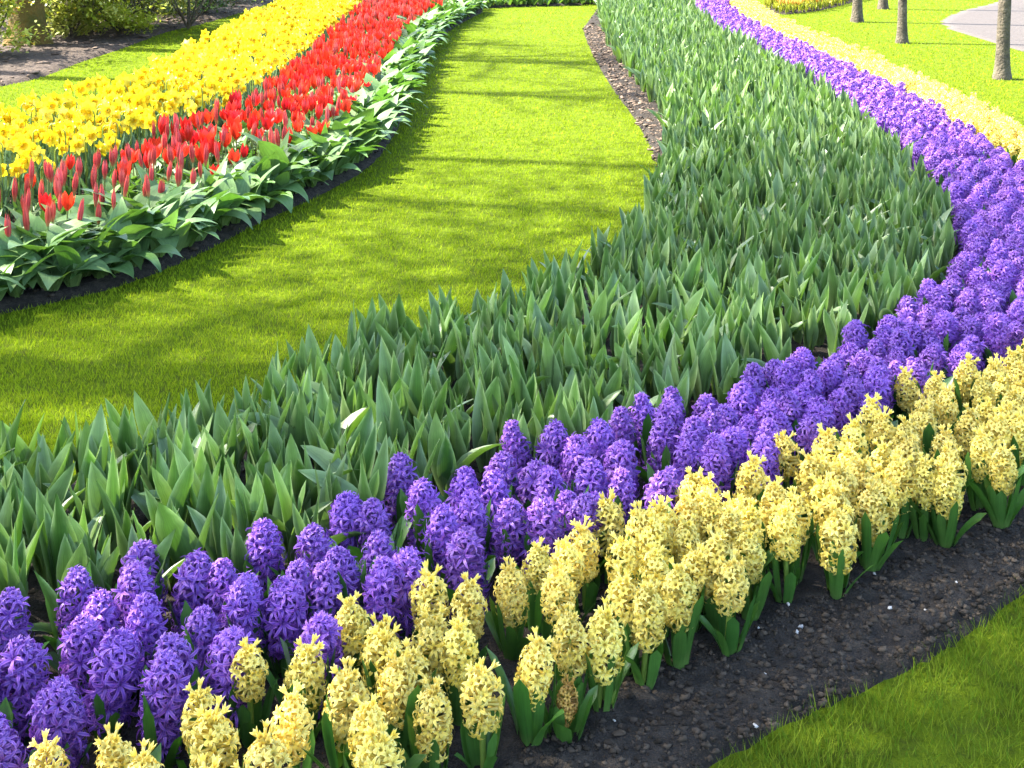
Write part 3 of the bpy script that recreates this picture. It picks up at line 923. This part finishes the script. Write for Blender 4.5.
    for i in order:
        off = E[i, 2]
        vis = -20 < qq[i, 0] < 1040 and qq[i, 1] > -5
        if not vis and (E[i, 0] < -6 or qq[i, 0] < -400): continue
        if vis and cnt[off] < 58:
            l = f'broad leaved tulip, {nth(cnt[off])} from the left ' + ('hanging over the soil by the lawn' if off < 0.15 else 'in the second row from the lawn' if off < 0.2 else 'in front of the red tulips')
            cnt[off] += 1; g = 'broad leaved tulips skirting the red bed'
        else:
            l = 'broad leaved tulip without bloom at the far end of the red bed'; g = l
        root = empty('broad_leaved_tulip', (E[i, 0], E[i, 1], 0.01), U(0, 6.28), l, 'tulip', g)
        k = U(0.85, 1.2) * (1.12 if off > 0.15 else 1.0)
        root.scale = (k, k, k)
        for m in sk[random.randrange(8)]: link('leaf', m, root)
    print('red', len(P), len(pick), len(rest), 'skirt', len(E))


red_tulips()


def daffodils():
    random.seed(51)
    P = hexfill(WEST_POLY, 0.092, 0.34, 51)
    pick, rest = split_view(P, 0.33)
    fl = [daff_flower(700 + i, 3, 10) for i in range(5)]
    fl_lo = [daff_flower(720 + i, 2, 6) for i in range(4)]
    pm = [a.mesh('flower', MT['daff']) for a, b in fl]
    tm = [b.mesh('trumpet', MT['trumpet']) for a, b in fl]
    sb = Buf(); sb.add(*tube([(0, 0, -0.01), (0, 0, 0.30), (0.004, 0, 0.318), (0.014, 0, 0.326), (0.026, 0, 0.322)], [0.0042, 0.0036, 0.0034, 0.0034, 0.005], 6))
    sm = sb.mesh('stem', MT['hstem'])
    random.seed(52)
    dl = [[blade(0.30 * U(.8, 1.15), 0.013, k * 1.5 + U(-.4, .4), U(.02, .12), U(.1, .6), 5, 0.15, U(-1, 1), random.random(), (0, 0, -0.01), 'strap', 3, 0.006) for k in range(5)] for i in range(5)]
    dm = [joined(d).mesh('foliage', MT['dleaf']) for d in dl]
    dlo = [joined([blade(0.30 * U(.8, 1.1), 0.015, k * 2.1, .08, .4, 2, 0.1, U(-1, 1), random.random(), (0, 0, 0), 'strap', 2, 0.006) for k in range(3)]).arrays() for i in range(3)]
    ry = np.sqrt(((P[:, None] - RY[None]) ** 2).sum(2).min(1)); dw = np.sqrt(((P[:, None] - DAFF_W[None]) ** 2).sum(2).min(1))
    q = proj(np.c_[P, np.full(len(P), 0.33)])
    key = np.where(ry < 0.11, 0, np.where(dw < 0.12, 1, 2))
    items = [(i, int(key[i]), q[i, 0]) for i in pick]
    def mk(k, n, i):
        if k == 0 and n < 59: return f'yellow trumpet daffodil, {nth(n)} from the left in the row behind the red tulips'
        if k == 1 and n < 59: return f'yellow trumpet daffodil, {nth(n)} from the left in the row beside the narrow grass strip'
        return 'bright yellow trumpet daffodil in the middle of the daffodil band'
    lab = rows_labels(items, mk)
    for i in pick:
        l = lab[i]
        face = U(0, 6.28) if random.random() < 0.35 else random.gauss(-1.0, 0.9)
        root = empty('daffodil', (P[i, 0], P[i, 1], 0.012), face, l, 'daffodil', l if 'middle' in l else 'daffodils along the edges of the band')
        k = U(0.78, 1.18)
        s_ = link('stem', sm, root); s_.scale = (1, 1, k)
        v = random.randrange(5)
        f = link('flower', pm[v], root)
        f.location = (0.030, 0, 0.322 * k)
        f.rotation_euler = (0, R(U(70, 105)), 0)
        z = U(1.0, 1.25); f.scale = (z, z, z)
        link('trumpet', tm[v], f)
        g = link('foliage', random.choice(dm), root); g.rotation_euler = (0, 0, U(0, 6)); g.scale = (1, 1, U(.85, 1.05))
    b, tb, lb = Buf(), Buf(), Buf()
    for i in rest:
        face = U(0, 6.28) if random.random() < 0.35 else random.gauss(-1.0, 0.9)
        k = U(0.84, 1.16); v = random.randrange(4); z = U(1.0, 1.25)
        M = M4((P[i, 0], P[i, 1], 0.322 * k), 0, 1)
        el = R(U(-15, 20))
        M = align((math.cos(face) * math.cos(el), math.sin(face) * math.cos(el), math.sin(el)), (P[i, 0] + .03 * math.cos(face), P[i, 1] + .03 * math.sin(face), 0.322 * k), U(0, 6), z)
        b.merge(fl_lo[v][0], M, random.random()); tb.merge(fl_lo[v][1], M, random.random())
        lb.merge(random.choice(dlo), M4((P[i, 0], P[i, 1], 0.01), U(0, 6), U(.85, 1.05)), random.random())
    root = tag(empty('daffodil_mass', (0, 0, 0)), 'yellow daffodils massed along the far sunlit stretch beside the red tulips', 'daffodils', None, 'stuff')
    for n, bb, m in (('petals', b, 'daff'), ('trumpets', tb, 'trumpet'), ('foliage', lb, 'dleaf')):
        link(n, bb.mesh(n, MT[m]), root)['kind'] = 'stuff'
    print('daff', len(P), len(pick), len(rest))


daffodils()

# ------------------------------------------------------------------ far beds at the end of the lawns
def far_beds():
    random.seed(61)
    P = hexfill(TOP_BED, 0.10, 0.3, 61)
    b = Buf()
    for p in P: b.merge(random.choice(GL_LO), M4((p[0], p[1], 0.01), U(0, 6), U(0.8, 1.2)), random.random())
    tag(link('far_tulip_leaves', b.mesh('far_tulip_leaves', MT['gleaf'])), 'strip of broad green tulip leaves closing off the far end of the lawn', 'tulips', None, 'stuff')
    P = hexfill(R_BED, 0.085, 0.3, 62)
    root = tag(empty('orange_tulip_bed', (0, 0, 0)), 'low strip of orange yellow tulips at the far edge of the tree lawn', 'tulips', None, 'stuff')
    f, l = Buf(), Buf()
    for p in P:
        h = U(0.10, 0.19)
        f.merge(random.choice(CUP_LO), M4((p[0], p[1], h), U(0, 6), U(0.8, 1.1)), random.random())
        l.merge(random.choice(TL_LO), M4((p[0], p[1], 0.01), U(0, 6), U(0.4, 0.6)), random.random())
    link('flowers', f.mesh('flowers', MT['orange']), root)['kind'] = 'stuff'
    link('foliage', l.mesh('foliage', MT['shrub1']), root)['kind'] = 'stuff'


far_beds()

# ------------------------------------------------------------------ grass
def grass():
    rg = np.random.default_rng(5)
    n = 1000000
    # distances drawn so that there are more blades where one stands closer
    y = 1.0 / rg.uniform(1 / 24.0, 1 / 1.4, n)
    x = rg.uniform(-0.56, 0.56, n) * (y + 1.8)
    P = np.c_[x, y]
    P = P[~in_soil(P + rg.normal(0, 0.013, P.shape)) & ~inside(P, PATH)]
    near = (P[:, 0] > 0) & (P[:, 1] < 5.0)
    near[near] = st(P[near])[1] > 0.5
    R2 = np.c_[rg.uniform(-0.2, 3.4, 500000), rg.uniform(1.6, 5.0, 500000)]
    R2 = R2[~in_soil(R2 + rg.normal(0, 0.012, R2.shape))]
    R2 = R2[st(R2)[1] > 0.5]
    keepers = np.r_[P[~near][:420000], R2[:150000]]
    sel1 = np.arange(len(keepers)) < len(P[~near][:420000])
    P, near = keepers, ~sel1
    for name, sel, mat, lab, hh, cap in (('lawn_grass', ~near, 'grass', 'short sunlit mown grass covering the lawns', 0.020, 420000), ('rough_grass', near, 'grass_far', 'rough tufted grass beside the dark soil nearest the viewer', 0.036, 150000)):
        Q = P[sel][:cap]
        m = len(Q)
        d = np.hypot(Q[:, 0], Q[:, 1])
        if name == 'rough_grass':
            cl = fbm(Q[:, 0] * 7, Q[:, 1] * 7, 91, 3)
            keep = rg.uniform(0, 1, m) < np.clip((cl - 0.22) * 4.0, 0.3, 1)
            Q, d, cl = Q[keep], d[keep], cl[keep]; m = len(Q)
            h = hh * rg.uniform(0.4, 1.2, m) * (0.45 + cl)
        else:
            h = hh * rg.uniform(0.55, 1.25, m)
        w = 0.0011 * np.maximum(1.0, d / 2.6) * rg.uniform(0.8, 1.3, m)
        az = rg.uniform(0, 2 * np.pi, m); ln = h * rg.uniform(0.1, 0.9, m)
        fa = rg.uniform(0, 2 * np.pi, m)
        S = np.c_[np.cos(fa), np.sin(fa), np.zeros(m)] * w[:, None]
        B = np.c_[Q, np.full(m, -0.002)]
        T = B + np.c_[np.cos(az) * ln, np.sin(az) * ln, h]
        V = np.stack([B - S, B + S, T], 1).reshape(-1, 3)
        patch = fbm(Q[:, 0] * 1.3, Q[:, 1] * 1.3, 17, 3)
        ch = np.clip(rg.uniform(0, 1, m) * 0.55 + patch * 0.45, 0, 0.999)
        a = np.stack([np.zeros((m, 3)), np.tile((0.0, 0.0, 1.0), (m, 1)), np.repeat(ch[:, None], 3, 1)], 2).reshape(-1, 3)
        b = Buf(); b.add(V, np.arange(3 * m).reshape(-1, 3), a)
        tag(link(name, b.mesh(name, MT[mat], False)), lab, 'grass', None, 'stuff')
        print(name, m)


grass()


# ------------------------------------------------------------------ crumbs of soil, mulch and grit
def lump(seed, n=5, k=6):
    random.seed(seed)
    b = Buf()
    u = np.linspace(0, 1, n)
    r = np.sin(np.pi * u) * 0.5 + 0.02
    P = np.c_[np.zeros(n), np.zeros(n), -np.cos(np.pi * u) * 0.5]
    v, f, a = tube(P, r, k)
    v = v * (0.5 + 1.0 * np.random.default_rng(seed).random((len(v), 1)))
    b.add(v, f, a)
    return b.arrays()


def scatter(name, polys, n, smin, smax, mat, label, z, seed, flat=0.7, ymax=99, bounds=(-3, 4, 1.5, 20)):
    random.seed(seed)
    rg = np.random.default_rng(seed)
    ls = [lump(seed + i) for i in range(8)]
    P = np.c_[rg.uniform(bounds[0], bounds[1], n * 14), rg.uniform(bounds[2], min(ymax, bounds[3]), n * 14)]
    k = np.zeros(len(P), bool)
    for p in polys: k |= inside(P, p)
    P = P[k][:n]
    b = Buf()
    for p in P:
        s = smin + (smax - smin) * random.random() ** 3
        zz = soil_z(np.array([p[0]]), np.array([p[1]]))[0] + s * 0.1
        M = M4((p[0], p[1], zz), U(0, 6), s, U(-.6, .6), U(0, 6))
        M[2, :3] *= flat; M[0, :3] *= U(0.7, 1.6)
        b.merge(ls[random.randrange(8)], M, random.random())
    return tag(link(name, b.mesh(name, MT[mat])), label, 'soil', None, 'stuff')


FRONT = np.vstack([A[:190] + AN[:190] * (wid(AS[:190]) + W2 - 0.08)[:, None], OUT[:190][::-1]])
scatter('soil_crumbs', [FRONT], 24000, 0.002, 0.014, 'crumb', 'dark crumbly soil lumps beside the front row of yellow hyacinths', 0.018, 71, 0.75, 6)
scatter('bed_crumbs', [BED_POLY, LEFT_BED], 5000, 0.006, 0.035, 'crumb', 'dark crumbly soil lumps under the tulip leaves', 0.02, 72, 0.7)
strip = np.vstack([LEAF_EDGE[60:], SOIL_EDGE[60:][::-1]])
scatter('mulch_chips', [MULCH], 9000, 0.015, 0.075, 'chip', 'brown bark chips and leaf litter under the shrubs', 0.035, 73, 0.35, 99, (-14, -1.5, 8, 30))
scatter('brown_crumbs', [SOIL_EDGE_POLY := np.vstack([uns([(657, 175), (637, 125), (611, 88), (592, 55), (583, 31), (588, 28)]), uns([(602, 28), (612, 52), (642, 92), (664, 130), (672, 170)])])], 4000, 0.006, 0.032, 'chip', 'brown soil lumps in the bare strip between lawn and leafy tulips', 0.022, 74, 0.6, 99, (0, 3, 5, 22))
for n, (px, py) in enumerate([(656, 625), (691, 637), (737, 622), (758, 640), (788, 619), (797, 643), (889, 624), (874, 586), (925, 623), (956, 597), (755, 740), (765, 686), (614, 735), (801, 636), (730, 610)]):
    g = un(px, py)
    if not in_soil(g[None])[0] and n != 10: continue
    b = Buf(); b.merge(lump(800 + n)); 
    o = link('pebble', b.mesh('pebble', MT['white']))
    s = 0.008 if n == 10 else U(0.005, 0.009)
    o.scale = (s * 1.4, s, s * 0.7); o.location = (g[0], g[1], soil_z(np.array([g[0]]), np.array([g[1]]))[0] + 0.003); o.rotation_euler = (U(-.4, .4), U(-.4, .4), U(0, 6))
    tag(o, 'largest white pebble, lying where the dark soil meets the rough grass' if n == 10 else 'tiny white chip of grit lying on the dark soil beside the yellow hyacinths', 'pebble', None if n == 10 else 'white grit on the dark soil')


# ------------------------------------------------------------------ trees
def limb(b, p, d, L, r, depth, spread, tips, seg=5, bend=0.25):
    d = Vector(d).normalized()
    pts, rad = [Vector(p)], [r]
    for i in range(seg):
        d = (d + Vector((random.gauss(0, 1), random.gauss(0, 1), random.gauss(0, .6) + 0.25)) * bend * 0.35).normalized()
        pts.append(pts[-1] + d * (L / seg)); rad.append(r * (1 - 0.62 * (i + 1) / seg))
    b.add(*tube([tuple(q) for q in pts], np.array(rad), 7 if r > 0.03 else 4, random.random()))
    tips.append((pts[-1], d))
    if depth > 0:
        for i in range(random.choice((3, 4)) if depth > 1 else 3):
            j = random.randrange(2, seg + 1)
            ax = Vector((random.gauss(0, 1), random.gauss(0, 1), random.gauss(0, 0.5))).normalized()
            nd = (d + ax * spread).normalized()
            limb(b, pts[j], nd, L * U(0.5, 0.75), rad[j] * 0.72, depth - 1, spread, tips, 4, bend)


def tree(x, y, h, r, seed, label, group=None, leaves=0, leaf=0.06, clear=0.5, mat='bark', flare=1.55, name='tree', depth=3, crown_r=0.9, reach=0.28):
    random.seed(seed)
    root = empty(name, (x, y, 0), 0, label, 'tree', group)
    tb, cb, lb, tips = Buf(), Buf(), Buf(), []
    n = 14
    z = np.linspace(-0.05, h * 0.92, n)
    wob = np.cumsum(np.random.default_rng(seed).normal(0, 0.012 * h / 6, (n, 2)), axis=0); wob -= wob[0]
    wob[1] *= 0.3
    zz = np.r_[-0.05, 0.02, 0.06, 0.12, 0.25, z[1:]]
    zz = np.unique(np.sort(zz))
    wx, wy = np.interp(zz, z, wob[:, 0]), np.interp(zz, z, wob[:, 1])
    rad = r * (1 - 0.75 * np.clip(zz / h, 0, 1)) * (1 + (flare - 1) * np.exp(-np.clip(zz, 0, 9) / 0.10 / max(1, r / 0.08)))
    tb.add(*tube(np.c_[wx, wy, zz], rad, 14, 0.5))
    link('trunk', tb.mesh('trunk', MT[mat]), root)
    for i in range(int(7 + h * 0.8)):
        f = clear + (0.9 - clear) * (i + random.random()) / (7 + h * 0.8)
        zb = h * f
        az = i * 2.4 + U(-.4, .4)
        e = U(0.35, 0.9)
        limb(cb, (np.interp(zb, zz, wx), np.interp(zb, zz, wy), zb), (math.cos(az) * math.cos(e), math.sin(az) * math.cos(e), math.sin(e)), h * reach * (1.15 - 0.6 * f) * U(0.8, 1.2), np.interp(zb, zz, rad) * 0.5, depth - 1, 0.8, tips)
    crown = link('crown', cb.mesh('crown', MT[mat]), root)
    if leaves:
        for i in range(leaves):
            p, d = random.choice(tips)
            q = p + Vector((random.gauss(0, 1), random.gauss(0, 1), random.gauss(0, .8))) * crown_r * 0.35
            az, k = U(0, 6.28), leaf * U(0.6, 1.3)
            lb.add(*blade(k, k * 0.6, az, U(0.3, 2.2), U(0.8, 2.6), 2, 0.1, 0, random.random(), tuple(q), 'broad', 2))
        link('leaves', lb.mesh('leaves', MT['treeleaf']), crown)
    return root


g = un(1002, 79); tree(g[0], g[1], 6.8, 0.056, 900, 'nearest young tree with slim grey brown trunk beside the pale path', None, 500, 0.05, 0.42)
g = un(902, 43); tree(g[0], g[1], 6.5, 0.048, 901, 'young tree with the second nearest slim trunk on the sunlit lawn', None, 400, 0.05, 0.42)
g = un(857, 22); tree(g[0], g[1], 6.5, 0.058, 902, 'young tree nearest the strip of orange tulips on the lawn', None, 400, 0.05, 0.42)
g = un(883, 9); tree(g[0], g[1], 6.2, 0.055, 903, 'young tree farthest back on the lawn, behind two slim trunks', None, 300, 0.05, 0.42)
g = un(28, 47); tree(g[0], g[1], 8.0, 0.16, 904, 'thick mossy orange brown trunk flaring at its foot on the bark mulch', None, 0, 0.06, 0.5, 'mossbark', 1.7)
for i, (x, y, h, r) in enumerate([(-6.5, 8.66, 11.0, 0.11), (-7.4, 11.35, 11.5, 0.15), (-8.3, 13.65, 12.0, 0.11), (-8.9, 15.0, 12.0, 0.17), (-9.6, 16.65, 12.5, 0.14), (-6.3, 7.5, 11.0, 0.085), (-10.4, 18.6, 12.5, 0.2)]):
    tree(x, y, h, r, 910 + i, f'tall bare straight tree, {nth(i)} in the line that shades the lawn', 'tall bare trees in the line beside the garden', 0, 0.06, 0.74, 'bark', 1.3, 'tall_tree', 2, reach=0.10)
tree(-5.0, 4.75, 8.6, 0.22, 930, 'spreading tree whose crown throws dappled shade over the near flower beds', None, 20000, 0.095, 0.48, 'bark', 1.4, 'shade_tree', 3, 1.9, 0.42)
tree(-5.5, 2.2, 8.8, 0.22, 931, 'spreading tree standing nearest the viewer beyond the beds', None, 17000, 0.095, 0.48, 'bark', 1.4, 'shade_tree', 3, 1.9, 0.42)


# ------------------------------------------------------------------ shrubs behind the mulch
def shrub(px, py, h, w, n, mat, label, seed, leaf=0.05, bloom=None, nb=0, name='shrub', lift=0.1):
    random.seed(seed)
    g = un(px, py)
    root = empty(name, (g[0], g[1], 0.02), 0, label, 'shrub')
    sb, lb, bb = Buf(), Buf(), Buf()
    ends = []
    for i in range(9):
        az, e = i * 2.4, U(0.75, 1.4)
        d = Vector((math.cos(az) * math.cos(e), math.sin(az) * math.cos(e), math.sin(e)))
        tips = []
        limb(sb, (0, 0, 0), d, h * U(0.7, 1.0), 0.012, 2, 0.7, tips, 5, 0.3)
        ends += tips
    link('stems', sb.mesh('stems', MT['bark']), root)
    clump = [Vector((random.gauss(0, .42) * w, random.gauss(0, .42) * w, h * random.uniform(max(0.05, lift), 1.0) ** 1.3)) for _ in range(55)]
    for i in range(int(n * 2.2)):
        if random.random() < 0.15:
            p = random.choice(ends)[0] + Vector((random.gauss(0, 1), random.gauss(0, 1), random.gauss(0, 1))) * 0.07
        else:
            p = random.choice(clump) + Vector((random.gauss(0, 1), random.gauss(0, 1), random.gauss(0, .9))) * w * 0.13
        if p.z < lift * random.random(): continue
        k = leaf * U(0.7, 1.7)
        lb.add(*blade(k, k * 0.5, U(0, 6.28), U(0.2, 1.6), U(0.8, 2.2), 2, 0.1, U(-.5, .5), random.random(), tuple(p), 'broad', 2))
    link('foliage', lb.mesh('foliage', MT[mat]), root)
    if bloom:
        for i in range(nb):
            p = random.choice(clump) + Vector((random.gauss(0, 1), random.gauss(0, 1), random.gauss(0, 1))) * w * 0.17
            for q in range(4): bb.add(*blade(0.03, 0.022, q * 1.57, 0.7, 1.4, 2, 0, 0, random.random(), tuple(p), 'petal', 2))
        link('blossom', bb.mesh('blossom', MT[bloom]), root)
    return root


shrub(-14, 58, 0.9, 0.5, 2200, 'shrub1', 'yellow green bush with golden blossoms in front of the mossy trunk', 951, 0.05, 'gold', 60)
shrub(60, 32, 1.1, 0.6, 1500, 'shrub2', 'dark green bush close behind the mossy trunk', 952, 0.06)
shrub(72, 41, 0.9, 0.55, 1800, 'shrub3', 'olive bush with a few orange blossoms, low over the mulch', 953, 0.05, 'gold', 30)
shrub(92, 30, 1.2, 0.7, 1500, 'shrub2', 'dark bush with cream blossoms behind the olive one', 954, 0.06, 'cream', 30)
shrub(119, 37, 1.1, 0.6, 2400, 'shrub1', 'bright yellow green bush at the front of the mulch bed', 955, 0.05)
shrub(143, 27, 1.3, 0.7, 1800, 'shrub3', 'tall loose olive bush beside the bright yellow green one', 956, 0.05)
shrub(165, 14, 1.2, 0.7, 1600, 'shrub1', 'pale bush with cream blossoms standing back on the mulch', 957, 0.05, 'cream', 50)
shrub(188, 30, 1.0, 0.5, 900, 'shrub3', 'small open shrub on thin bare stems near the grass strip', 958, 0.05, None, 0, 'shrub', 0.8)
shrub(205, 15, 0.8, 0.5, 1500, 'shrub2', 'compact dark green bush nearest the end of the grass strip', 959, 0.05)
shrub(232, 3, 1.2, 0.7, 1500, 'shrub1', 'green bush farthest back where the mulch meets the daffodils', 960, 0.05)
shrub(120, 10, 1.6, 1.0, 2200, 'shrub2', 'broad dark bush in the back row behind the bright green one', 961, 0.07)
shrub(30, 8, 1.6, 1.0, 2200, 'shrub3', 'broad olive bush in the back row behind the mossy trunk', 962, 0.07)
shrub(75, 5, 1.7, 1.0, 2200, 'shrub1', 'tall pale green bush in the back row between two dark ones', 963, 0.07, 'cream', 40)
shrub(200, -6, 1.6, 1.0, 1800, 'shrub2', 'broad dark bush in the back row beyond the compact one', 964, 0.07)
